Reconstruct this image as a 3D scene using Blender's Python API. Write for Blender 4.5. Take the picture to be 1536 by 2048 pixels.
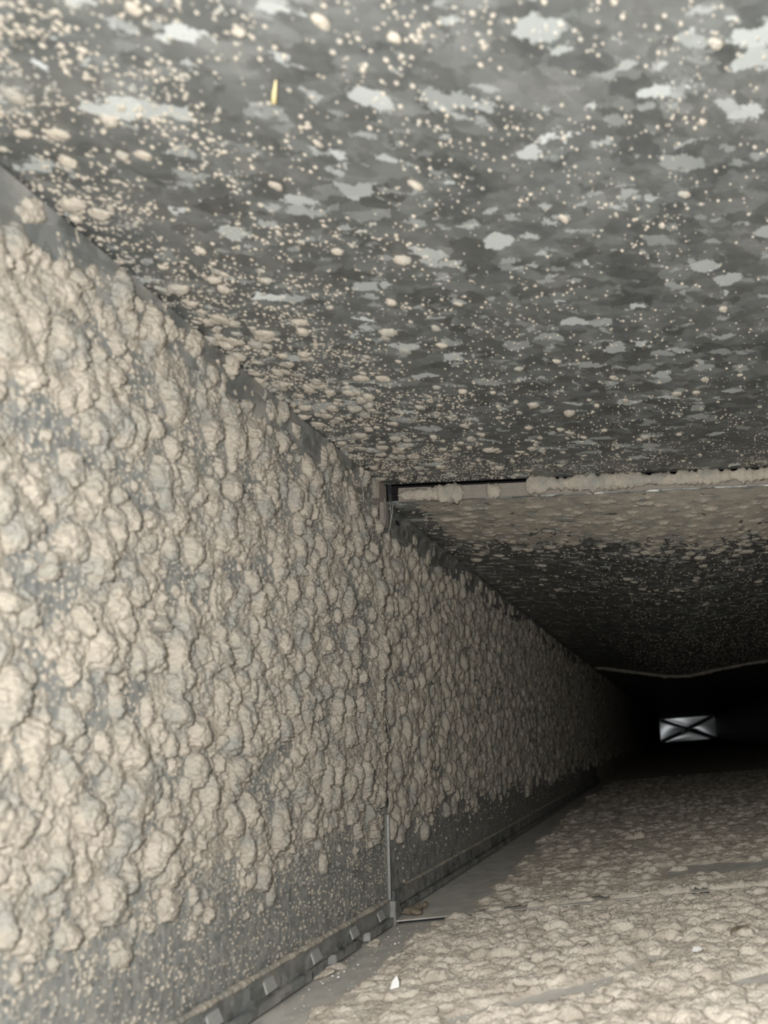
import bpy, bmesh, math, random
import numpy as np
from mathutils import Matrix, Vector

random.seed(7)
rng = np.random.default_rng(7)
S = bpy.context.scene
for o in list(bpy.data.objects):
    bpy.data.objects.remove(o)
COL = S.collection

# ------------------------------------------------------------------ camera, light, exposure
CAM = Vector((.1956, 0.0, .1114))
YAW, PIT, ROL = -.095, .1153, -.0775
fw = Vector((-math.sin(YAW)*math.cos(PIT), math.cos(YAW)*math.cos(PIT), math.sin(PIT)))
rt = Vector((math.cos(YAW), math.sin(YAW), 0))
up = rt.cross(fw)
r2 = math.cos(ROL)*rt + math.sin(ROL)*up
u2 = -math.sin(ROL)*rt + math.cos(ROL)*up
cd = bpy.data.cameras.new('camera')
cam = bpy.data.objects.new('camera', cd)
COL.objects.link(cam)
cam.matrix_world = Matrix(((r2.x, u2.x, -fw.x, CAM.x), (r2.y, u2.y, -fw.y, CAM.y),
                           (r2.z, u2.z, -fw.z, CAM.z), (0, 0, 0, 1)))
cd.sensor_fit = 'VERTICAL'
cd.sensor_height = 36
cd.sensor_width = 27
cd.lens = 1540/2048*36
cd.shift_x = -(1486-768)/2048
cd.shift_y = (1276-1024)/2048
cd.clip_start = .005
cd.clip_end = 60
cd.dof.use_dof = True
cd.dof.focus_distance = .62
cd.dof.aperture_fstop = 14
S.camera = cam

w = bpy.data.worlds.new('world')
S.world = w
w.use_nodes = True
w.node_tree.nodes['Background'].inputs[0].default_value = (.9, .97, 1, 1)
w.node_tree.nodes['Background'].inputs[1].default_value = .02      # dim room beyond the open end behind the camera

ld = bpy.data.lights.new('phone_flash', 'POINT')
ld.energy = 6.6
ld.color = (1, .99, .965)
ld.shadow_soft_size = .005
flash = bpy.data.objects.new('phone_flash', ld)
flash.location = (CAM.x-.030, .002, CAM.z+.027)
COL.objects.link(flash)

S.view_settings.view_transform = 'Standard'
S.view_settings.look = 'None'
S.view_settings.gamma = 1
S.view_settings.use_curve_mapping = False
S.view_settings.exposure = 0.0

# ------------------------------------------------------------------ dimensions (metres)
W, H = .686, .300
D0, D1, D2, DE = -.35, .544, 1.93, 9.69
SEAMS = [D0, D1, D2, 3.30, 4.67, 6.04, 7.41, 8.78, DE]
X2 = -.0025          # second length of duct: left wall sits slightly further out
Z2 = .0035           # its floor sheet laps over the first one
ZC2 = .2875          # its ceiling hangs a little lower

# ------------------------------------------------------------------ materials
def mat(name):
    m = bpy.data.materials.new(name)
    m.use_nodes = True
    nt = m.node_tree
    return m, nt, nt.nodes['Principled BSDF']
def N(nt, t, **kw):
    n = nt.nodes.new(t)
    for k, v in kw.items():
        setattr(n, k, v)
    return n
def L(nt, a, b):
    nt.links.new(a, b)
def mapping(nt, scale=(1, 1, 1), obj=True):
    tc = N(nt, 'ShaderNodeNewGeometry')
    mp = N(nt, 'ShaderNodeMapping')
    mp.inputs['Scale'].default_value = scale
    L(nt, tc.outputs['Position'], mp.inputs['Vector'])
    return mp.outputs['Vector']
def noise(nt, vec, scale, detail=3, rough=.55):
    n = N(nt, 'ShaderNodeTexNoise')
    n.inputs['Scale'].default_value = scale
    n.inputs['Detail'].default_value = detail
    n.inputs['Roughness'].default_value = rough
    L(nt, vec, n.inputs['Vector'])
    return n
def ramp(nt, fac, stops, interp='LINEAR'):
    r = N(nt, 'ShaderNodeValToRGB')
    e = r.color_ramp
    e.interpolation = interp
    while len(e.elements) < len(stops):
        e.elements.new(.5)
    for el, (p, c) in zip(e.elements, stops):
        el.position = p
        el.color = (*c, 1)
    L(nt, fac, r.inputs['Fac'])
    return r.outputs['Color']
def mixc(nt, fac, a, b):
    m = N(nt, 'ShaderNodeMix', data_type='RGBA')
    for s, v in ((m.inputs[0], fac), (m.inputs[6], a), (m.inputs[7], b)):
        if hasattr(v, 'default_value') or hasattr(v, 'links'):
            L(nt, v, s)
        else:
            s.default_value = v if isinstance(v, float) else (*v, 1)
    return m.outputs[2]

def dust_mat(name, a, b, c):
    m, nt, bs = mat(name)
    v = mapping(nt)
    n1 = noise(nt, v, 70, 4)
    n2 = noise(nt, v, 900, 4, .65)
    c1 = ramp(nt, n1.outputs['Fac'], ((.36, a), (.52, b), (.75, c)))
    c2 = ramp(nt, n2.outputs['Fac'], ((.3, (.80, .79, .78)), (.7, (1.08, 1.07, 1.06))))
    mx = N(nt, 'ShaderNodeMix', data_type='RGBA', blend_type='MULTIPLY')
    mx.inputs[0].default_value = 1
    L(nt, c1, mx.inputs[6]); L(nt, c2, mx.inputs[7])
    L(nt, mx.outputs[2], bs.inputs['Base Color'])
    bs.inputs['Roughness'].default_value = 1
    bs.inputs['Specular IOR Level'].default_value = .1
    bp = N(nt, 'ShaderNodeBump')
    bp.inputs['Strength'].default_value = .9
    bp.inputs['Distance'].default_value = .0016
    L(nt, n2.outputs['Fac'], bp.inputs['Height'])
    L(nt, bp.outputs['Normal'], bs.inputs['Normal'])
    return m
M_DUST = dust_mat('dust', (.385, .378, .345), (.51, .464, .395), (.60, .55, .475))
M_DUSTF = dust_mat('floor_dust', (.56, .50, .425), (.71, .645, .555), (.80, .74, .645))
M_LINT = dust_mat('brown_lint', (.26, .21, .155), (.36, .30, .235), (.44, .385, .31))

def galv_mat(name, cell, bright, film, filmcol, streak=None, dark=.17, metal=.55, tint=(.94, 1.0, .995)):
    """galvanised sheet: zinc crystals (each with its own tilt and tone) under a thin, uneven film of dust"""
    m, nt, bs = mat(name)
    v = mapping(nt)
    nz = noise(nt, v, 130, 5, .7)
    add = N(nt, 'ShaderNodeVectorMath', operation='MULTIPLY_ADD')
    L(nt, nz.outputs['Color'], add.inputs[0])
    add.inputs[1].default_value = (.016, .011, .016)
    L(nt, v, add.inputs[2])
    sc = N(nt, 'ShaderNodeVectorMath', operation='MULTIPLY')
    L(nt, add.outputs[0], sc.inputs[0])
    sc.inputs[1].default_value = cell
    vo = N(nt, 'ShaderNodeTexVoronoi')
    vo.inputs['Scale'].default_value = 1
    L(nt, sc.outputs[0], vo.inputs['Vector'])
    sep = N(nt, 'ShaderNodeSeparateColor')
    L(nt, vo.outputs['Color'], sep.inputs[0])
    g = lambda x, t=tint: (x*t[0], x*t[1], x*t[2])
    base = ramp(nt, sep.outputs[0], ((0, g(dark)), (.40, g(dark*1.12)), (.70, g(dark*1.25)), (.90, g(dark*1.45)),
                                     (.925, g(bright*.6)), (1, g(bright))), 'LINEAR')
    # a second, finer generation of bright crystals
    sc2 = N(nt, 'ShaderNodeVectorMath', operation='MULTIPLY')
    L(nt, add.outputs[0], sc2.inputs[0])
    sc2.inputs[1].default_value = tuple(c*2.1 for c in cell)
    vo2 = N(nt, 'ShaderNodeTexVoronoi')
    vo2.inputs['Scale'].default_value = 1
    L(nt, sc2.outputs[0], vo2.inputs['Vector'])
    sp2 = N(nt, 'ShaderNodeSeparateColor')
    L(nt, vo2.outputs['Color'], sp2.inputs[0])
    m2 = ramp(nt, sp2.outputs[1], ((.0, (0, 0, 0)), (.93, (.10, .10, .10)), (.95, (.35, .35, .35)), (1, (.75, .75, .75))))
    base = mixc(nt, m2, base, g(bright*.9))
    f = noise(nt, mapping(nt, streak or (1, 1, 1)), 260 if streak else 40, 5, .65)
    ff = ramp(nt, f.outputs['Fac'], ((.38, (0, 0, 0)), (.72, (film, film, film))))
    col = mixc(nt, ff, base, filmcol)
    L(nt, col, bs.inputs['Base Color'])
    # metallic where clean, matt where filmed
    inv = N(nt, 'ShaderNodeMath', operation='MULTIPLY_ADD')
    L(nt, ff, inv.inputs[0]); inv.inputs[1].default_value = -metal; inv.inputs[2].default_value = metal
    L(nt, inv.outputs[0], bs.inputs['Metallic'])
    bs.inputs['Roughness'].default_value = .46
    # tilt of each crystal
    geo = N(nt, 'ShaderNodeNewGeometry')
    sub = N(nt, 'ShaderNodeVectorMath', operation='SUBTRACT')
    L(nt, vo.outputs['Color'], sub.inputs[0]); sub.inputs[1].default_value = (.5, .5, .5)
    mad = N(nt, 'ShaderNodeVectorMath', operation='MULTIPLY_ADD')
    L(nt, sub.outputs[0], mad.inputs[0]); mad.inputs[1].default_value = (.65*metal,)*3
    L(nt, geo.outputs['Normal'], mad.inputs[2])
    nrm = N(nt, 'ShaderNodeVectorMath', operation='NORMALIZE')
    L(nt, mad.outputs[0], nrm.inputs[0])
    L(nt, nrm.outputs[0], bs.inputs['Normal'])
    return m
M_CEIL = galv_mat('spangled_zinc', (100, 165, 100), .88, .30, (.28, .26, .235), None, .150, .65)
M_WALL = galv_mat('dusty_zinc', (420, 420, 190), .38, .95, (.40, .38, .34), (1, 1.6, .5), .22, .4)
M_FLOOR = galv_mat('filmed_zinc', (120, 120, 120), .62, .9, (.60, .565, .505), None, .50, .08, (1, .965, .90))
M_STRIP = galv_mat('strip_zinc', (160, 160, 160), .36, .9, (.36, .335, .30), None, .22)

def plain(name, col, rough=.6, metal=0.):
    m, nt, bs = mat(name)
    v = mapping(nt)
    n = noise(nt, v, 500, 3)
    k = ramp(nt, n.outputs['Fac'], ((.3, tuple(c*.88 for c in col)), (.7, tuple(min(1, c*1.06) for c in col))))
    L(nt, k, bs.inputs['Base Color'])
    bs.inputs['Roughness'].default_value = rough
    bs.inputs['Metallic'].default_value = metal
    return m
M_CHIP = plain('white_chip', (.85, .84, .82), .5)
M_STRAW = plain('straw', (.72, .60, .32), .6)
M_WEB = plain('web', (.45, .43, .40), .5)
M_EDGE = plain('bare_zinc_edge', (.42, .42, .40), .35, .3)
M_TAB = plain('zinc_tab', (.36, .36, .335), .6, .1)
M_FILM = plain('dusty_cleat', (.25, .225, .195), .9, .0)
M_BLACK = plain('painted_gap_shade', (.010, .008, .008), .9)  # shade inside the joint gap and slot, painted as near-black
M_CAP = plain('clean_zinc', (.80, .84, .88), .3, 1.0)
for nd in M_CAP.node_tree.nodes:
    if nd.type == 'BSDF_PRINCIPLED':
        nd.inputs['Roughness'].default_value = .17

# ------------------------------------------------------------------ object helpers
def link(name, me, m, parent=None, smooth=False):
    o = bpy.data.objects.new(name, me)
    COL.objects.link(o)
    if m and not me.materials:
        me.materials.append(m)
    if smooth:
        me.polygons.foreach_set('use_smooth', np.ones(len(me.polygons), bool))
    o.parent = parent
    return o
def tag(o, label, cat, group=None, kind=None):
    o['label'] = label
    o['category'] = cat
    if group:
        o['group'] = group
    if kind:
        o['kind'] = kind
    return o
def empty(name, loc=(0, 0, 0)):
    o = bpy.data.objects.new(name, None)
    o.empty_display_size = .02
    o.location = loc
    COL.objects.link(o)
    return o
def np_mesh(name, V, F):
    """V (n,3); F (m,3) or (m,4)"""
    me = bpy.data.meshes.new(name)
    V = np.ascontiguousarray(V, np.float32); F = np.ascontiguousarray(F, np.int32)
    k = F.shape[1]
    me.vertices.add(len(V)); me.vertices.foreach_set('co', V.ravel())
    me.loops.add(F.size); me.loops.foreach_set('vertex_index', F.ravel())
    me.polygons.add(len(F)); me.polygons.foreach_set('loop_start', np.arange(0, F.size, k, dtype=np.int32))
    me.update(calc_edges=True)
    return me
def box_bm(bm, a, b, bev=0.):
    vs = [bm.verts.new((x, y, z)) for x in (a[0], b[0]) for y in (a[1], b[1]) for z in (a[2], b[2])]
    for f in ((0, 1, 3, 2), (4, 6, 7, 5), (0, 4, 5, 1), (2, 3, 7, 6), (0, 2, 6, 4), (1, 5, 7, 3)):
        bm.faces.new([vs[i] for i in f])
    return vs
def box(name, a, b, m, parent=None, bev=0.):
    bm = bmesh.new()
    box_bm(bm, a, b)
    bmesh.ops.recalc_face_normals(bm, faces=bm.faces)
    if bev:
        bmesh.ops.bevel(bm, geom=bm.edges[:], offset=bev, segments=2, affect='EDGES')
    me = bpy.data.meshes.new(name)
    bm.to_mesh(me); bm.free()
    return link(name, me, m, parent)
def tube(name, pts, r, m, parent=None, n=6):
    V = []; F = []
    pts = [Vector(p) for p in pts]
    for i, p in enumerate(pts):
        d = (pts[min(i+1, len(pts)-1)] - pts[max(i-1, 0)]).normalized()
        a = d.orthogonal().normalized(); b = d.cross(a)
        rr = r[i] if isinstance(r, (list, tuple)) else r
        for k in range(n):
            t = 2*math.pi*k/n
            V.append(p + rr*(math.cos(t)*a + math.sin(t)*b))
    for i in range(len(pts)-1):
        for k in range(n):
            F.append((i*n+k, i*n+(k+1) % n, (i+1)*n+(k+1) % n, (i+1)*n+k))
    me = bpy.data.meshes.new(name)
    me.from_pydata([tuple(v) for v in V], [], F + [tuple(range(n))[::-1], tuple(range((len(pts)-1)*n, len(pts)*n))])
    return link(name, me, m, parent, True)

# ------------------------------------------------------------------ noise and height fields
def vnoise(u, v, s, seed):
    """smooth value noise in 0..1, s = cells per metre (scalar or pair)"""
    su, sv = s if isinstance(s, tuple) else (s, s)
    g = np.random.default_rng(seed).random((256, 256))
    x = u*su + 1000.3; y = v*sv + 1000.7
    xi = np.floor(x).astype(int); yi = np.floor(y).astype(int)
    fx = x-xi; fy = y-yi
    fx = fx*fx*(3-2*fx); fy = fy*fy*(3-2*fy)
    a = g[xi % 256, yi % 256]; b = g[(xi+1) % 256, yi % 256]
    c = g[xi % 256, (yi+1) % 256]; d = g[(xi+1) % 256, (yi+1) % 256]
    return (a*(1-fx)+b*fx)*(1-fy) + (c*(1-fx)+d*fx)*fy
def fbm(u, v, s, seed, oct=3):
    t = 0; amp = 1; tot = 0
    for k in range(oct):
        sc = (s[0]*2**k, s[1]*2**k) if isinstance(s, tuple) else s*2**k
        t = t + amp*vnoise(u, v, sc, seed+k); tot += amp; amp *= .5
    return t/tot
def sst(x, a, b):
    t = np.clip((x-a)/(b-a), 0, 1)
    return t*t*(3-2*t)
def lumps(hf, U, V, cu, cv, ru, rv, hh, base):
    """raise the height field to a cauliflower of half ellipsoids"""
    for i in range(len(cu)):
        a0, a1 = np.searchsorted(U, (cu[i]-ru[i], cu[i]+ru[i]))
        b0, b1 = np.searchsorted(V, (cv[i]-rv[i], cv[i]+rv[i]))
        if a1 <= a0 or b1 <= b0:
            continue
        d = ((U[a0:a1, None]-cu[i])/ru[i])**2 + ((V[None, b0:b1]-cv[i])/rv[i])**2
        val = np.where(d < 1, base[i] + hh[i]*np.sqrt(np.clip(1-d, 0, 1)), -1)
        np.maximum(hf[a0:a1, b0:b1], val, out=hf[a0:a1, b0:b1])
def scatter(n, u0, u1, v0, v1, dens, r):
    u = r.uniform(u0, u1, n); v = r.uniform(v0, v1, n)
    k = r.random(n) < dens(u, v)
    return u[k], v[k]
def cauliflower(hf, U, V, dens, nbig, nmed, nsm, R, Hh, asp, seed):
    """three generations of lumps; asp = stretch along u"""
    r = np.random.default_rng(seed)
    u0, u1, v0, v1 = U[0], U[-1], V[0], V[-1]
    u, v = scatter(nbig, u0, u1, v0, v1, dens, r)
    n = len(u)
    rad = R*(.5+1.15*r.random(n)**1.6)
    a = np.sqrt(asp)*r.uniform(.8, 1.2, n)
    hh = Hh*(rad/R)*r.uniform(.7, 1.2, n)
    lumps(hf, U, V, u, v, rad*a, rad/a, hh, np.zeros(n))
    k = 13                                            # knobs on each big lump
    t = r.uniform(0, 2*np.pi, (n, k)); d = r.uniform(.25, .95, (n, k))
    ku = (u[:, None]+d*np.cos(t)*(rad*a)[:, None]).ravel(); kv = (v[:, None]+d*np.sin(t)*(rad/a)[:, None]).ravel()
    kr = (rad[:, None]*r.uniform(.11, .36, (n, k))).ravel()
    kb = (hh[:, None]*np.sqrt(np.clip(1-d*d, .05, 1))*.8).ravel()
    lumps(hf, U, V, ku, kv, kr, kr, kr*.7, kb)
    u, v = scatter(nmed, u0, u1, v0, v1, dens, r); n = len(u)
    rad = R*r.uniform(.25, .55, n)
    lumps(hf, U, V, u, v, rad*a.mean(), rad/a.mean(), rad*.9*Hh/R, np.full(n, .0002))
    dd = lambda p, q: np.clip(dens(p, q)*1.2+.22, 0, 1)
    u, v = scatter(nsm, u0, u1, v0, v1, dd, r); n = len(u)
    rad = R*r.uniform(.09, .22, n)
    # small grains ride on whatever is there
    iu = np.clip(np.searchsorted(U, u), 0, len(U)-1); iv = np.clip(np.searchsorted(V, v), 0, len(V)-1)
    bs = np.maximum(hf[iu, iv], 0)*.97
    lumps(hf, U, V, u, v, rad, rad, rad*.75, bs)
def roughen(hf, UU, VV, seed, a=.0008):
    """crumbly surface on whatever stands proud of the sheet"""
    n = fbm(UU, VV, 280, seed, 3)-.5
    grain = np.random.default_rng(seed+50).random(hf.shape)-.5
    return hf + (a*2*n + a*.5*grain)*sst(hf, -.0002, .0010)
def field_mesh(name, U, V, hf, fn, cut=-.0004):
    """grid to mesh; cells that lie wholly under the sheet are dropped"""
    X = fn(U[:, None]+0*V[None, :], V[None, :]+0*U[:, None], hf)
    P = np.stack(X, -1).reshape(-1, 3)
    nu, nv = len(U), len(V)
    i = np.arange(nu-1)[:, None]*nv + np.arange(nv-1)[None, :]
    F = np.stack((i, i+nv, i+nv+1, i+1), -1).reshape(-1, 4)
    h = hf.ravel()
    keep = h[F].max(1) > cut
    F = F[keep]
    used = np.zeros(len(P), bool); used[F.ravel()] = True
    idx = np.cumsum(used)-1
    return np_mesh(name, P[used], idx[F])
def spaced(a, b, s0, s1):
    """coordinates from a to b, step growing from s0 to s1"""
    out = [a]
    while out[-1] < b:
        t = (out[-1]-a)/(b-a)
        out.append(out[-1] + s0+(s1-s0)*t)
    return np.array(out)
def specks(name, P, Nn, rad, flat, seed, m, parent):
    """thousands of small domes in one mesh; P (n,3) base points, Nn (3,) or (n,3) outward normal"""
    r = np.random.default_rng(seed)
    n = len(P); k = 6
    Nn = np.broadcast_to(np.asarray(Nn, float), (n, 3))
    ref = np.where(np.abs(Nn[:, :1]) < .8, np.array([[1., 0, 0]]), np.array([[0, 1., 0]]))
    A = np.cross(Nn, ref); A /= np.linalg.norm(A, axis=1, keepdims=True)
    B = np.cross(Nn, A)
    t = np.arange(k)*2*np.pi/k
    V = np.zeros((n, 2*k+1, 3))
    j1 = r.uniform(.75, 1.25, (n, k)); j2 = r.uniform(.6, .85, (n, k))
    for ring, (jj, z) in enumerate(((j1, -.1), (j2, .62))):
        V[:, ring*k:(ring+1)*k] = (P[:, None] + rad[:, None, None]*(jj*np.cos(t))[..., None]*A[:, None]
                                   + rad[:, None, None]*(jj*np.sin(t))[..., None]*B[:, None]
                                   + (z*rad*flat)[:, None, None]*Nn[:, None])
    V[:, 2*k] = P + (rad*flat)[:, None]*Nn
    f = []
    for i in range(k):
        q = (i+1) % k
        f += [(i, q, k+q), (i, k+q, k+i), (k+i, k+q, 2*k)]
    F = np.array(f)[None] + (np.arange(n)*(2*k+1))[:, None, None]
    o = link(name, np_mesh(name, V.reshape(-1, 3), F.reshape(-1, 3)), m, parent, True)
    o['kind'] = 'stuff'
    return o
def clump_mesh(name, seed, sub=3):
    """knobbly lump, about 1 in radius, base at z = -0.3: a union of balls seen from its middle"""
    r = np.random.default_rng(seed)
    bm = bmesh.new()
    bmesh.ops.create_icosphere(bm, subdivisions=sub, radius=1)
    D = np.array([v.co[:] for v in bm.verts]); D /= np.linalg.norm(D, axis=1, keepdims=True)
    c = r.normal(0, 1, (9, 3)); c /= np.linalg.norm(c, axis=1, keepdims=True)
    c[:, 2] = np.abs(c[:, 2])*.8
    c *= r.uniform(.30, .62, (9, 1)); q = r.uniform(.32, .52, 9)
    c = np.vstack((c, [[0, 0, 0]])); q = np.append(q, .62)
    dc = D@c.T
    disc = q**2 - (c**2).sum(1) + dc**2
    t = np.where(disc > 0, dc+np.sqrt(np.clip(disc, 0, None)), 0).max(1)
    t = t*(1+.16*(vnoise(D[:, 0]*1.7+D[:, 2], D[:, 1]*1.7-D[:, 2]*.6, 3.2, seed)-.5)+.26*(vnoise(D[:, 0]+D[:, 2]*1.3, D[:, 1]-D[:, 2], 7.5, seed+3)-.5)+.16*(vnoise(D[:, 0]-D[:, 2]*.8, D[:, 1]+D[:, 2]*1.1, 15, seed+4)-.5))
    P = D*t[:, None]
    P[:, 2] = np.maximum(P[:, 2], -.3)
    for v, p in zip(bm.verts, P):
        v.co = p
    me = bpy.data.meshes.new(name)
    bm.to_mesh(me); bm.free()
    me.polygons.foreach_set('use_smooth', np.ones(len(me.polygons), bool))
    return me
def clump_set(mname, m, n=10, seed=0, sub=3):
    out = []
    for i in range(n):
        me = clump_mesh(mname, seed+i, sub)
        me.materials.append(m)
        out.append(me)
    return out
CL_WALL = clump_set('dust_clump', M_DUST, 10, 100, 4)
CL_FLOOR = clump_set('dust_clump', M_DUSTF, 8, 200)
CL_SMALL = clump_set('dust_speck', M_DUST, 8, 300, 2)
def place_clump(name, me, loc, nrm, s, spin, parent):
    o = bpy.data.objects.new(name, me)
    COL.objects.link(o)
    z = Vector(nrm).normalized(); x = z.orthogonal().normalized(); y = z.cross(x)
    R = Matrix((x, y, z)).transposed() @ Matrix.Rotation(spin, 3, 'Z') @ Matrix.Diagonal(s)
    o.matrix_world = Matrix.Translation(loc) @ R.to_4x4()
    o.parent = parent
    return o

# ------------------------------------------------------------------ the duct: sheets
def smoothx(x):
    """how far the second ceiling sheet is buckled downwards across the duct"""
    x = np.asarray(x, float)
    xs = np.array([0, .03, .10, .18, .235, .30, .40, .50, .60, W])
    ys = np.array([0, .05, .45, .90, 1.0, .72, .38, .2, .07, 0])
    return np.interp(x, xs, ys)
def ceil2(x, y):
    return ZC2 - .036*smoothx(x)*(1-np.exp(-np.maximum(np.asarray(y, float)-D1, 0)/.24))

ceiling = tag(empty('ceiling'), 'galvanised sheet metal ceiling of the duct, speckled with tan dust', 'ceiling', kind='structure')
floor = tag(empty('floor'), 'duct floor under a thick crust of lumpy tan dust', 'floor', kind='structure')
wall_left = tag(empty('wall_left'), 'left duct wall covered in knobbly tan dust above a bare grey band', 'wall', kind='structure')
wall_right = tag(empty('wall_right'), 'right duct wall, lost in the dark beside the far end', 'wall', kind='structure')
wall_end = tag(empty('wall_end', (W/2, DE, 0)), 'small shiny cross-creased metal end of the duct, far away in the dark', 'wall', kind='structure')

for i in range(len(SEAMS)-1):
    a, b = SEAMS[i], SEAMS[i+1]
    first = i == 0
    x0 = 0 if first else X2
    z0 = 0 if first else Z2
    g = .0006
    box('sheet_panel', (x0-.001, a+g, -.004), (x0, b-g, .302), M_WALL if i < 2 else M_DUST, wall_left)
    box('sheet_panel', (W, a+g, -.004), (W+.001, b-g, .302), M_WALL, wall_right)
    if first:
        box('sheet_panel', (0, a+g, -.001), (W, b+.004, 0), M_FLOOR, floor)
        box('sheet_panel', (0, a+g, H), (W, b+.001, H+.001), M_CEIL, ceiling)
    else:
        box('sheet_panel', (X2, a-.003 if i == 1 else a+g, Z2-.0008), (W, b-g, Z2), M_FLOOR if i < 2 else M_DUSTF, floor)
        if i > 1:
            box('sheet_panel', (X2, a+g, ZC2), (W, b-g, ZC2+.001), M_CEIL, ceiling)
        else:
            U = np.linspace(X2, W, 60); V = np.linspace(a+.002, b, 60)
            me = field_mesh('sheet_panel', U, V, np.ones((60, 60)),
                            lambda u, v, h: (u, v, ceil2(u, v)))
            o = link('sheet_panel', me, M_CEIL, ceiling, True)
            o.modifiers.new('thickness', 'SOLIDIFY').thickness = .001
            o.modifiers['thickness'].offset = 1

# cross-creased end: four shallow pillowed facets, one mesh each
def facet(k):
    n = 24
    V = []; F = []
    for i in range(n+1):
        for j in range(n+1):
            s = i/n                       # 0 at the centre, 1 at the rim
            q = (j/n)*2-1
            a, b = s, s*q
            u, v = ((a, b), (b, a), (-a, b), (b, -a))[k]
            t = 1-s
            h = -.0058*t**1.8 - .0028*math.exp(-((1-abs(q))*s/.085)**2) + .0016*math.sin(3.4*s+q*1.6+k*2.3)
            V.append((u*W/2, -h, v*.142))
    for i in range(n):
        for j in range(n):
            p = i*(n+1)+j
            F.append((p, p+1, p+n+2, p+n+1))
    me = bpy.data.meshes.new('facet')
    me.from_pydata(V, [], F)
    o = link('facet', me, M_CAP, wall_end, True)
    o.location = (0, -.003, .145)
    return o
for k in range(4):
    facet(k)
box('backing_sheet', (-W/2, .012, -.01), (W/2, .013, .302), M_CAP, wall_end)

# ------------------------------------------------------------------ lock strips along the corners
def lipbox(name, a, b, m, parent):
    return box(name, a, b, m, parent, .0004)
st = lipbox('snap_lock_strip', (0, D0, .0062), (.0022, D1-.0035, .0172), M_STRIP, wall_left)
lipbox('hem_strip', (.0002, D0, .0014), (.0046, .4245, .0064), M_STRIP, wall_left)
lipbox('hem_strip', (.0002, .4520, .0014), (.0046, .4850, .0064), M_STRIP, wall_left)
lipbox('hem_strip', (.0002, .4990, .0014), (.0046, .5400, .0064), M_STRIP, wall_left)
for y in (.300, .343, .386, .432, .4795, .5205):
    bm = bmesh.new()                      # punched tab: flap hinged at its top, foot sprung outwards
    vs = [bm.verts.new(p) for p in ((.0022, y-.003, .0142), (.0022, y+.005, .0144), (.0050, y+.004, .0092), (.0050, y-.005, .0088),
                                    (.0014, y-.003, .0142), (.0014, y+.005, .0144), (.0042, y+.004, .0088), (.0042, y-.005, .0084))]
    for f in ((0, 1, 2, 3), (7, 6, 5, 4), (0, 4, 5, 1), (1, 5, 6, 2), (2, 6, 7, 3), (3, 7, 4, 0)):
        bm.faces.new([vs[i] for i in f])
    bmesh.ops.recalc_face_normals(bm, faces=bm.faces)
    me = bpy.data.meshes.new('tab'); bm.to_mesh(me); bm.free()
    link('tab', me, M_TAB, st)
ut = lipbox('snap_lock_strip', (0, D0, .2820), (.0012, D1-.020, .2992), M_STRIP, wall_left)
lipbox('hem_strip', (.0002, D0, .2935), (.0022, D1-.010, .2990), M_STRIP, wall_left)
# second length
lipbox('snap_lock_strip', (X2, D1+.010, Z2+.006), (X2+.0024, D2, Z2+.0165), M_STRIP, wall_left)
lipbox('hem_strip', (X2, D1+.014, Z2+.001), (X2+.0048, D2, Z2+.0055), M_STRIP, wall_left)
s2 = lipbox('snap_lock_strip', (X2, D1+.006, .2690), (X2+.0022, D2, .2866), M_STRIP, wall_left)
box('slot_shade', (X2+.0018, .5745, .2800), (X2+.0026, .5815, .2832), M_BLACK, s2)  # black block painted for the shade inside the slot opening
lipbox('hem_strip', (X2, D1+.012, .2852), (X2+.0050, D2, .2885), M_STRIP, wall_left)

# the transverse joint between the first two lengths
trim_1 = tag(empty('trim_1', (0, D1, 0)), 'thin upright metal cleat joining two wall sheets of the duct', 'cleat', kind='structure')
def part_at(root, name, a, b, m, bev=.0004):
    L0 = root.location
    return box(name, tuple(a[i]-L0[i] for i in range(3)), tuple(b[i]-L0[i] for i in range(3)), m, root, bev)
part_at(trim_1, 'cleat_strip', (X2, D1-.0012, .004), (.0013, D1-.0002, .072), M_EDGE)
part_at(trim_1, 'cleat_fold', (X2, D1-.0006, .018), (-.0012, D1+.0065, .270), M_STRIP)
part_at(trim_1, 'cleat_tab', (.0005, D1-.014, .2860), (.0044, D1+.0005, .2990), M_FILM)
part_at(trim_1, 'cleat_tab', (.0010, D1-.0040, .2700), (.0038, D1+.0052, .2885), M_FILM)
part_at(trim_1, 'cleat_tab', (.0006, D1-.0050, .0004), (.0054, D1+.0010, .0165), M_STRIP)
part_at(trim_1, 'cleat_tab', (.0006, D1+.0030, .0030), (.0040, D1+.0085, .0150), M_STRIP)
trim_2 = tag(empty('trim_2', (0, D1, ZC2)), 'metal cleat across the ceiling joint, carrying a ledge of tan dust', 'cleat', kind='structure')
part_at(trim_2, 'cleat_strip', (.012, D1+.0012, .2875), (W, D1+.0024, .2975), M_FILM)
part_at(trim_2, 'gap_light_block', (X2, D1+.030, ZC2+.003), (W, D1+.031, .330), M_BLACK)  # added black sheets, keep outside light from showing through the joint gap
part_at(trim_2, 'gap_light_cover', (X2, D1-.002, .330), (W, D1+.031, .331), M_BLACK)
part_at(trim_2, 'gap_light_cover', (X2-.004, D1-.002, -.004), (X2-.003, D1+.031, .331), M_BLACK)
trim_3 = tag(empty('trim_3', (0, D1, 0)), 'lapped metal edge of the floor joint, half buried in dust', 'cleat', kind='structure')
bm = bmesh.new()
vs = [bm.verts.new(p) for p in ((.010, -.004, .0040), (.120, -.012, .0046), (.260, -.006, .0040), (.260, .020, .0044), (.040, .022, .0040),
                                (.010, -.0036, .0034), (.120, -.0116, .0040), (.260, -.0056, .0034), (.260, .020, .0038), (.040, .022, .0034))]
bm.faces.new(vs[:5]); bm.faces.new(vs[5:][::-1])
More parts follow.
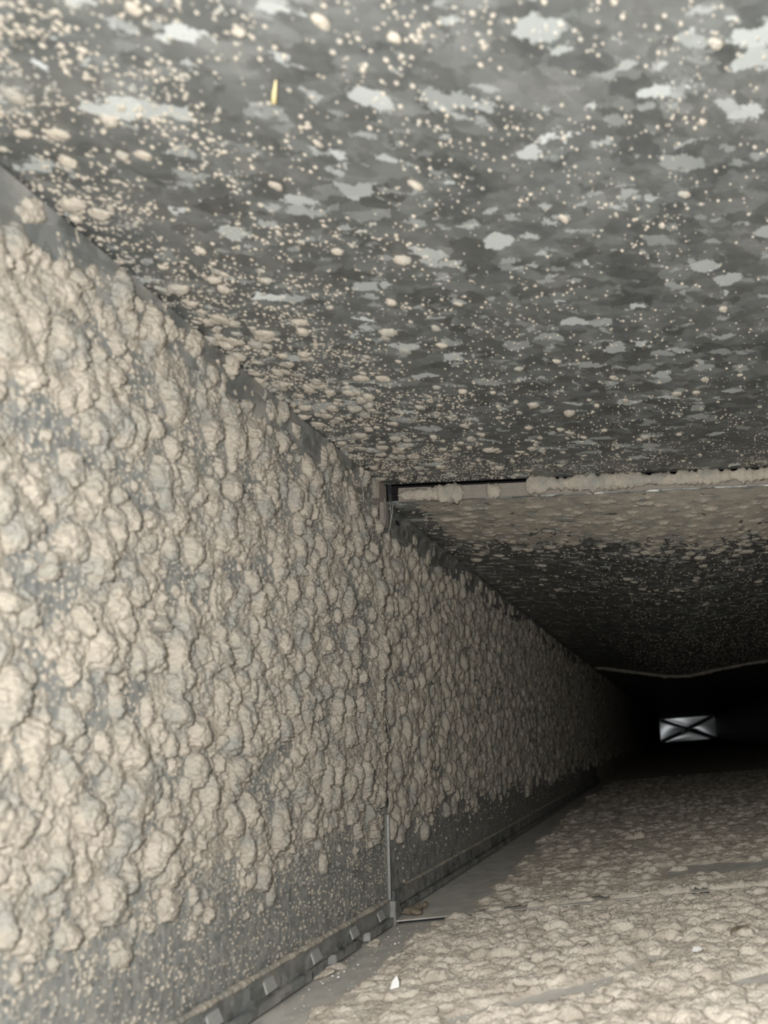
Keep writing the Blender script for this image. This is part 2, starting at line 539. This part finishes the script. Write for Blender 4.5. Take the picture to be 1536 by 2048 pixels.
for i in range(5):
    bm.faces.new((vs[i], vs[5+i], vs[5+(i+1) % 5], vs[(i+1) % 5]))
bmesh.ops.recalc_face_normals(bm, faces=bm.faces)
me = bpy.data.meshes.new('lapped_edge'); bm.to_mesh(me); bm.free()
link('lapped_edge', me, M_FLOOR, trim_3)

# ------------------------------------------------------------------ dust crusts (height fields)
def stuff(name, me, m, parent):
    o = link(name, me, m, parent, True)
    o['kind'] = 'stuff'
    return o
# --- left wall, first length
def dens_w1(y, z):
    edge = .060 + .030*(fbm(y, z, 22, 11)-.5)*2 - .03*sst(y, .46, .25)*.5
    d = sst(z, edge-.016, edge+.022)
    d = d*(1-.15*sst(z, .276, .284)*sst(y, .60, .30))
    d = d*(1-.40*sst(z, .262, .290)*sst(y, .44, .53))
    return np.clip(d*np.clip(3.2*(fbm(y, z, 46, 12)-.245), .20, 1), 0, 1)
U = spaced(.18, D1-.0008, .00042, .00070); V = np.arange(.018, .2995, .00050)
UU, VV = np.meshgrid(U, V, indexing='ij')
hf = np.full(UU.shape, -.0012)
dn = dens_w1(UU, VV)
hf = np.maximum(hf, -.0008 + dn*.0026*fbm(UU, VV, 130, 21) + .0002*(fbm(UU, VV, 700, 22, 2)-.5))
cauliflower(hf, U, V, dens_w1, 1600, 3600, 64000, .0040, .0033, .74, 31)
hf = roughen(hf, UU, VV, 231, .0010)
stuff('dust_crust', field_mesh('dust_crust', U, V, hf, lambda u, v, h: (h, u-.25*np.maximum(h, 0), v-.2*np.maximum(h, 0))), M_DUST, wall_left)
# --- left wall, second length
def dens_w2(y, z):
    edge = .060 + .018*(fbm(y, z, 30, 13)-.5)*2
    d = sst(z, edge-.010, edge+.020)*(1-.7*sst(z, .262, .272)*sst(y, .95, .60))
    return np.clip(d*(.75+.6*fbm(y, z, 30, 14)), 0, 1)
U = spaced(D1+.003, 1.92, .0008, .0036); V = np.arange(.02, .2865, .0009)
UU, VV = np.meshgrid(U, V, indexing='ij')
dn = dens_w2(UU, VV)
hf = np.maximum(-.0012, -.0012+dn*.0026*fbm(UU, VV, 110, 23))
cauliflower(hf, U, V, dens_w2, 5200, 8000, 16000, .0044, .0031, .72, 32)
hf = roughen(hf, UU, VV, 232)
stuff('dust_crust', field_mesh('dust_crust', U, V, hf, lambda u, v, h: (X2+h, u-.3*np.maximum(h, 0), v-.2*np.maximum(h, 0))), M_DUST, wall_left)
# --- left wall, third length, far off in the dark
U = spaced(D2+.003, 3.29, .004, .010); V = np.arange(.02, .2865, .0024)
UU, VV = np.meshgrid(U, V, indexing='ij')
hf = -.0012+dens_w2(UU, VV)*.0026*fbm(UU, VV, 110, 28)
cauliflower(hf, U, V, dens_w2, 6000, 2000, 10, .0050, .0034, 1.3, 37)
stuff('dust_crust', field_mesh('dust_crust', U, V, hf, lambda u, v, h: (X2+h, u, v)), M_DUST, wall_left)
# --- floor, first length
def seg(x, y, p, q):
    d = np.array(q)-np.array(p); t = np.clip(((x-p[0])*d[0]+(y-p[1])*d[1])/(d@d), 0, 1)
    return np.hypot(x-p[0]-t*d[0], y-p[1]-t*d[1])
def dens_f1(x, y):
    wob = .010*(fbm(x, y, 45, 15)-.5)*2
    d = sst(x+wob, .024, .044)
    for p, q, wd in (((.100, .346), (.150, .370), .0095), ((.150, .370), (.178, .408), .0060), ((.215, .352), (.250, .366), .006)):
        d = d*sst(seg(x, y, p, q)+wob*.7, wd-.003, wd+.003)
    return d
U = np.arange(.004, .42, .00072); V = spaced(.25, D1-.006, .00050, .00066)
UU, VV = np.meshgrid(U, V, indexing='ij')
dn = dens_f1(UU, VV)
hf = -.0010 + dn*(.0030+.0022*(fbm(UU, VV, (40, 90), 24)-.3))
cauliflower(hf, U, V, lambda u, v: dens_f1(u, v)**2, 3000, 5200, 15000, .0040, .0037, 1.7, 33)
hf = np.where(dn > .4, roughen(hf, UU, VV, 233, .0012), hf)
hf = np.where(dn < .5, np.minimum(hf, .0008+dn*.004), hf) + np.where(dn > .3, .0022*(fbm(UU, VV, (25, 60), 25)-.4), 0)
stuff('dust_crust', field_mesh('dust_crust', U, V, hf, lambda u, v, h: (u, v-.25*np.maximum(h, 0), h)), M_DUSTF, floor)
# --- floor, second length
def dens_f2(x, y):
    wob = .012*(fbm(x, y, 35, 16)-.5)*2
    d = sst(x+wob-.02*sst(y, 1.2, .55), .022, .045)
    band = sst(x, .145, .20)*sst(np.abs(y-.618-.05*(x-.2)+wob*1.2), .034, .014)
    return d*(1-.92*band)
U = np.arange(.0, .60, .0013); V = spaced(D1-.002, 1.92, .0009, .0052)
UU, VV = np.meshgrid(U, V, indexing='ij')
dn = dens_f2(UU, VV)
hf = -.0010 + dn*(.0026+.0022*(fbm(UU, VV, (35, 80), 26)-.3))
cauliflower(hf, U, V, lambda u, v: dens_f2(u, v)**2, 9000, 9000, 9000, .0040, .0032, 1.5, 34)
hf = np.where(dn > .4, roughen(hf, UU, VV, 234, .0014), hf)
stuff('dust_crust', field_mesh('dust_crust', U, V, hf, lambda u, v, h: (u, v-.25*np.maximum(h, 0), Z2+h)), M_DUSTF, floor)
# --- first ceiling sheet: scabs of dust along its left margin and before the joint
def dens_c1m(x, y):
    d = np.exp(-x/.020)*(.45+.5*sst(y, .20, .34)) + .30*np.exp(-x/.10)*sst(y, .34, .46)*sst(y, .535, .50)
    return np.clip(d*np.clip(3*(fbm(x, y, 45, 18)-.30), 0, 1.3), 0, 1)*sst(y, D1-.004, D1-.02)
U = np.arange(.001, .26, .00070); V = spaced(.16, D1-.002, .00060, .00110)
UU, VV = np.meshgrid(U, V, indexing='ij')
hf = np.full(UU.shape, -.0012)
cauliflower(hf, U, V, dens_c1m, 3600, 5200, 5000, .0021, .0012, 1.2, 36)
hf = roughen(hf, UU, VV, 236, .0005)
stuff('dust_crust', field_mesh('dust_crust', U, V, hf, lambda u, v, h: (u, v, H-h), 0), M_DUST, ceiling)
# --- second ceiling sheet: a fine crust just behind the joint, thinning away
def dens_c2(x, y):
    e = .060+.05*(fbm(x, y, 25, 17)-.5)*2
    return sst(x, .004, .030)*(1-.93*sst(y-D1, e, e+.13))
U = np.arange(.004, .48, .0012); V = spaced(D1+.003, D1+.36, .0008, .0020)
UU, VV = np.meshgrid(U, V, indexing='ij')
dn = dens_c2(UU, VV)
hf = -.0013 + dn*(.0010+.0014*fbm(UU, VV, 140, 27))*1.0
cauliflower(hf, U, V, lambda u, v: dens_c2(u, v)*sst(v-D1, .008, .03)*.8, 3000, 6500, 12000, .0026, .0013, 1.6, 35)
stuff('dust_crust', field_mesh('dust_crust', U, V, hf, lambda u, v, h: (u, v, ceil2(u, v)-h)), M_DUST, ceiling)

# ------------------------------------------------------------------ ledges of dust along the joints
def ridge(name, xs, y, zf, ry, rz, seed, m, parent, gaps=()):
    """lumpy half-round bead across the duct"""
    k = 14
    V = np.zeros((len(xs), k, 3))
    a = 1-.0*xs
    rad = .30+1.2*fbm(xs, xs*0, 60, seed) + .5*(vnoise(xs, xs*0, 380, seed+5)-.5)
    for (g0, g1) in gaps:
        rad = rad*(1-sst(xs, g0-.003, g0)*sst(xs, g1+.003, g1)*.97)
    rad *= sst(xs, xs[0]-.001, xs[0]+.008)
    for j in range(k):
        t = 2*np.pi*j/k
        jit = 1+.45*(vnoise(xs, xs*0+j*.37, (220, 3), seed+9)-.5)+.45*(vnoise(xs, xs*0+j*.71, (650, 3), seed+11)-.5)
        V[:, j, 0] = xs
        V[:, j, 1] = y + ry*rad*jit*math.cos(t)
        V[:, j, 2] = zf(xs) + rz*rad*jit*math.sin(t)
    i = np.arange(len(xs)-1)[:, None]*k; j = np.arange(k)[None]
    F = np.stack((i+j, i+(j+1) % k, i+k+(j+1) % k, i+k+j), -1).reshape(-1, 4)
    o = link(name, np_mesh(name, V.reshape(-1, 3), F), m, parent, True)
    o['kind'] = 'stuff'
    return o
xs = np.arange(.012, .52, .0007)
ridge('dust_ledge', xs, D1-.0005, lambda x: .2915+.0032*sst(x, .085, .12), .0030, .0054, 41, M_DUST, ceiling, ((.058, .072), (.084, .099)))
xs = np.arange(.004, .62, .003)
ridge('dust_ledge', xs, D2, lambda x: ceil2(x, D2)-.002, .005, .0055, 42, M_DUST, ceiling)
xs = np.arange(.060, .52, .0008)
ridge('dust_ledge', xs, D1-.002, lambda x: .0036+0*x, .0048, .0036, 43, M_DUSTF, floor, ((.075, .088), (.135, .142), (.200, .209)))
# dust lying on the top of the bottom lock strip
def ledge_y(name, ys, x, z, rx, rz, seed, parent):
    k = 12
    rad = .45+.9*fbm(ys, ys*0, 90, seed)+.5*(vnoise(ys, ys*0, 500, seed+3)-.5)
    V = np.zeros((len(ys), k, 3))
    for j in range(k):
        t = 2*np.pi*j/k
        V[:, j, 0] = x+rx*rad*math.cos(t); V[:, j, 1] = ys; V[:, j, 2] = z+rz*rad*math.sin(t)
    i = np.arange(len(ys)-1)[:, None]*k; j = np.arange(k)[None]
    F = np.stack((i+j, i+(j+1) % k, i+k+(j+1) % k, i+k+j), -1).reshape(-1, 4)[:, ::-1]
    o = link(name, np_mesh(name, V.reshape(-1, 3), F), M_DUST, parent, True)
    o['kind'] = 'stuff'
ledge_y('dust_ledge', np.arange(.20, D1-.008, .0006), .0016, .0178, .0022, .0016, 51, wall_left)
ledge_y('dust_ledge', np.arange(D1+.03, 1.5, .002), X2+.0012, Z2+.0170, .0020, .0013, 52, wall_left)

# ------------------------------------------------------------------ specks
r = np.random.default_rng(61)
def dens_c1(x, y):
    cl = fbm(x, y, 60, 62)
    d = .065+1.2*np.exp(-x/.060) + .40*np.exp(-np.maximum(D1-y, 0)/.05)
    d = d + (.06+.7*np.exp(-x/.10))*sst(y, .30, .17)
    return np.clip(d*np.clip((cl-.28)*2.6, .08, 2), 0, 1)
x, y = scatter(60000, .001, .40, .13, D1-.001, dens_c1, r)
rad = .00027+.00062*r.random(len(x))**2.2
specks('dust_specks', np.stack((x, y, np.full(len(x), H)), 1), (0, 0, -1), rad, .8, 63, M_DUST, ceiling)
x, y = scatter(34000, .004, .56, D1+.006, D2, lambda x, y: np.clip((1.0*np.exp(-(y-D1)/.20)+.30*sst(x, .05, .2))*(.4+1.1*fbm(x, y, 50, 64)), 0, 1), r)
rad = (.00035+.0010*r.random(len(x))**3)*(1+.5*sst(y, .8, 1.6))
specks('dust_specks', np.stack((x, y, ceil2(x, y)), 1), (0, 0, -1), rad, .75, 65, M_DUST, ceiling)
# fine grains and streaks on the bare band of the left wall
y, z = scatter(7000, .18, D1-.004, .018, .10, lambda a, b: np.clip(.10+.8*sst(b, .03, .09)+.6*sst(fbm(a, b, 40, 66), .5, .8), 0, 1), r)
rad = .00018+.0009*r.random(len(y))**5
specks('dust_specks', np.stack((0*y, y, z), 1), (1, 0, 0), rad, .7, 67, M_DUST, wall_left)
y, z = scatter(5000, D1+.01, 1.6, .02, .09, lambda a, b: np.clip(.15+.8*sst(b, .03, .08), 0, 1), r)
rad = .0004+.0012*r.random(len(y))**4
specks('dust_specks', np.stack((0*y+X2, y, z), 1), (1, 0, 0), rad, .8, 68, M_DUST, wall_left)

# ------------------------------------------------------------------ single clumps (parts that can be picked out one by one)
r = np.random.default_rng(71)
def pick(n, u0, u1, v0, v1, dens):
    us, vs_ = [], []
    while len(us) < n:
        u, v = r.uniform(u0, u1), r.uniform(v0, v1)
        if r.random() < float(dens(np.array([u]), np.array([v]))[0]):
            us.append(u); vs_.append(v)
    return list(zip(us, vs_))
for (y, z) in pick(215, .20, D1-.008, .05, .294, dens_w1):
    s = r.uniform(.0026, .0054)
    place_clump('dust_clump', CL_WALL[r.integers(len(CL_WALL))], (.0008, y, z), (1, r.uniform(-.25, .1), r.uniform(-.3, .2)),
                (s*r.uniform(.8, 1.1), s*r.uniform(.9, 1.4), s*r.uniform(.6, .95)), r.uniform(0, 6.28), wall_left)
for (y, z) in pick(80, D1+.012, 1.05, .06, .265, dens_w2):
    s = r.uniform(.0032, .0056)
    place_clump('dust_clump', CL_WALL[r.integers(len(CL_WALL))], (X2+.0006, y, z), (1, r.uniform(-.25, .1), r.uniform(-.3, .2)),
                (s*.9, s*r.uniform(.9, 1.4), s*r.uniform(.5, .8)), r.uniform(0, 6.28), wall_left)
for (x, y) in pick(200, .03, .30, .29, D1-.012, dens_f1):
    s = r.uniform(.0030, .0062)
    place_clump('dust_clump', CL_FLOOR[r.integers(len(CL_FLOOR))], (x, y, .0026), (r.uniform(-.15, .15), r.uniform(-.2, .1), 1),
                (s*r.uniform(.8, 1.2), s*r.uniform(.8, 1.2), s*r.uniform(.45, .75)), r.uniform(0, 6.28), floor)
for (x, y) in pick(90, .05, .40, D1+.02, 1.1, dens_f2):
    s = r.uniform(.0035, .0062)
    place_clump('dust_clump', CL_FLOOR[r.integers(len(CL_FLOOR))], (x, y, Z2+.0022), (0, 0, 1),
                (s*1.1, s, s*r.uniform(.4, .6)), r.uniform(0, 6.28), floor)
place_clump('dust_clump', CL_FLOOR[2], (.150, .828, Z2+.003), (0, 0, 1), (.0095, .008, .0085), .4, floor)
for (x, y) in pick(230, .002, .33, .16, D1-.004, lambda x, y: np.clip(.05+1.2*np.exp(-x/.035)*sst(y, .2, .36)+.35*sst(y, .36, .46)*np.exp(-x/.12), 0, 1)):
    s = r.uniform(.0010, .0030)*(1.25 if x < .03 else .9)
    place_clump('dust_clump', CL_SMALL[r.integers(len(CL_SMALL))], (x, y, H-.0002), (r.uniform(-.1, .1), r.uniform(-.1, .1), -1),
                (s*r.uniform(.9, 1.6), s, s*r.uniform(.45, .8)), r.uniform(-.6, .6), ceiling)
for (x, y) in pick(60, .04, .40, D1+.02, D1+.35, lambda x, y: np.exp(-(y-D1)/.15)):
    s = r.uniform(.0016, .0034)
    place_clump('dust_clump', CL_SMALL[r.integers(len(CL_SMALL))], (x, y, float(ceil2(x, y))-.0004), (0, 0, -1),
                (s*1.4, s, s*.6), r.uniform(-.6, .6), ceiling)

# ------------------------------------------------------------------ odd bits lying about
def shard(name, pts, th, m, loc, rot):
    bm = bmesh.new()
    n = len(pts)
    a = [bm.verts.new((p[0], p[1], th/2)) for p in pts]
    b = [bm.verts.new((p[0]*.93, p[1]*.93, -th/2)) for p in pts]
    bm.faces.new(a); bm.faces.new(b[::-1])
    for i in range(n):
        bm.faces.new((a[i], b[i], b[(i+1) % n], a[(i+1) % n]))
    bmesh.ops.recalc_face_normals(bm, faces=bm.faces)
    me = bpy.data.meshes.new(name); bm.to_mesh(me); bm.free()
    o = link(name, me, m)
    o.location = loc
    o.rotation_euler = rot
    return o
c = .001
tag(shard('paint_chip', ((-2*c, -3*c), (2*c, -3.2*c), (1.6*c, 0), (.2*c, 3*c), (-1.4*c, .6*c)), .0012, M_CHIP, (.058, .388, .0062), (1.0, .1, .2)),
    'white angular chip standing on the dusty floor, nearest the picture edge', 'chip')
tag(shard('paint_chip', ((-2.6*c, -1*c), (0, -1.5*c), (2.8*c, -.7*c), (1.8*c, 1.2*c), (-1.5*c, 1.3*c)), .001, M_CHIP, (.1985, .391, .0062), (.45, .1, .3)),
    'small flat white flake on the floor dust beside the scraped patch', 'flake')
o = tube('straw_splinter', [(.0928, .2113, .2990), (.0934, .2103, .2986), (.0949, .2075, .2985), (.0974, .2033, .2990)], [.0004, .0007, .0006, .0001], M_STRAW)
tag(o, 'pale yellow splinter clinging to the spangled ceiling', 'splinter')
def lint(loc, size, seed, label, m=M_LINT):
    e = empty('lint_wad', loc)
    tag(e, label, 'lint')
    q = np.random.default_rng(seed)
    for k in range(6):
        me = clump_mesh('wad', seed*7+k, 3); me.materials.append(m)
        b = link('wad', me, None, e, True)
        f = q.uniform(.38, .70)
        b.scale = (size[0]*f*q.uniform(.8, 1.3), size[1]*f*q.uniform(.7, 1.2), size[2]*f*q.uniform(.8, 1.3))
        b.rotation_euler = (q.uniform(-.4, .4), q.uniform(-.4, .4), q.uniform(0, 6.28))
        b.location = (size[0]*q.uniform(-.5, .5), size[1]*q.uniform(-.65, .65), size[2]*.22)
    for k in range(9):                                # short curled fibres lying over the wad
        a = q.uniform(0, 6.28)
        c = Vector((size[0]*q.uniform(-.5, .5), size[1]*q.uniform(-.6, .6), size[2]*q.uniform(.25, .6)))
        rr = min(size)*q.uniform(.5, 1.0)
        tube('fibre', [c+Vector((rr*math.cos(a+t*.55), rr*math.sin(a+t*.55), size[2]*.12*math.sin(t*1.7+k))) for t in range(5)], .00009, m, e, 5)
    return e
lint((.0075, .4380, .0005), (.0035, .0120, .0042), 81, 'brownish wad of lint caught on the bottom lock strip', M_DUSTF)
lint((.0090, .4930, .0003), (.0040, .0065, .0032), 82, 'small wad of lint on the strip just before the joint', M_DUSTF)
lint((.0110, .5600, .0050), (.0080, .0150, .0050), 83, 'dark brown tuft of lint in the bottom corner behind the upright cleat')
lint((.2219, .4230, .0030), (.0075, .0070, .0045), 84, 'brown tuft of lint on the open floor at the right')
for i, (x, y) in enumerate(((.012, .430), (.0135, .4335), (.0155, .436), (.010, .4215), (.0125, .418), (.0165, .4265), (.0095, .410), (.018, .447),
                            (.0110, .5270), (.0150, .5180), (.0235, .4860), (.0250, .4880), (.0125, .506))):
    me = clump_mesh('grit_grain', 90+i % 3, 1)
    me.materials.append(M_CHIP)
    o = bpy.data.objects.new('grit_grain', me); COL.objects.link(o)
    s = (.0009, .0006, .0007, .0005, .0006)[i % 5]
    o.scale = (s*1.2, s, s)
    o.location = (x, y, .0012)
    tag(o, 'tiny bright grain of grit on the smooth floor film along the left edge', 'grit', 'bright grit grains by the lock strip')
# threads of web in the upper corner of the joint
e = tag(empty('cobweb_threads', (0, D1, .28)), 'thin grey cobweb threads hanging at the upper corner of the joint', 'cobweb')
for a, b, sag in (((.004, -.004, .012), (.0035, -.003, -.011), .001), ((.006, .001, .008), (.0042, .003, -.014), .0015), ((.0075, .002, .006), (.005, .004, -.006), .001),
                  ((.002, -.038, .008), (.0022, -.036, -.004), .001)):
    a, b = Vector(a), Vector(b)
    m_ = (a+b)/2+Vector((sag, 0, 0))
    tube('thread', [a, (a+m_)/2+Vector((sag*.25, 0, 0)), m_, (b+m_)/2+Vector((sag*.25, 0, 0)), b], .00016, M_WEB, e, 5)
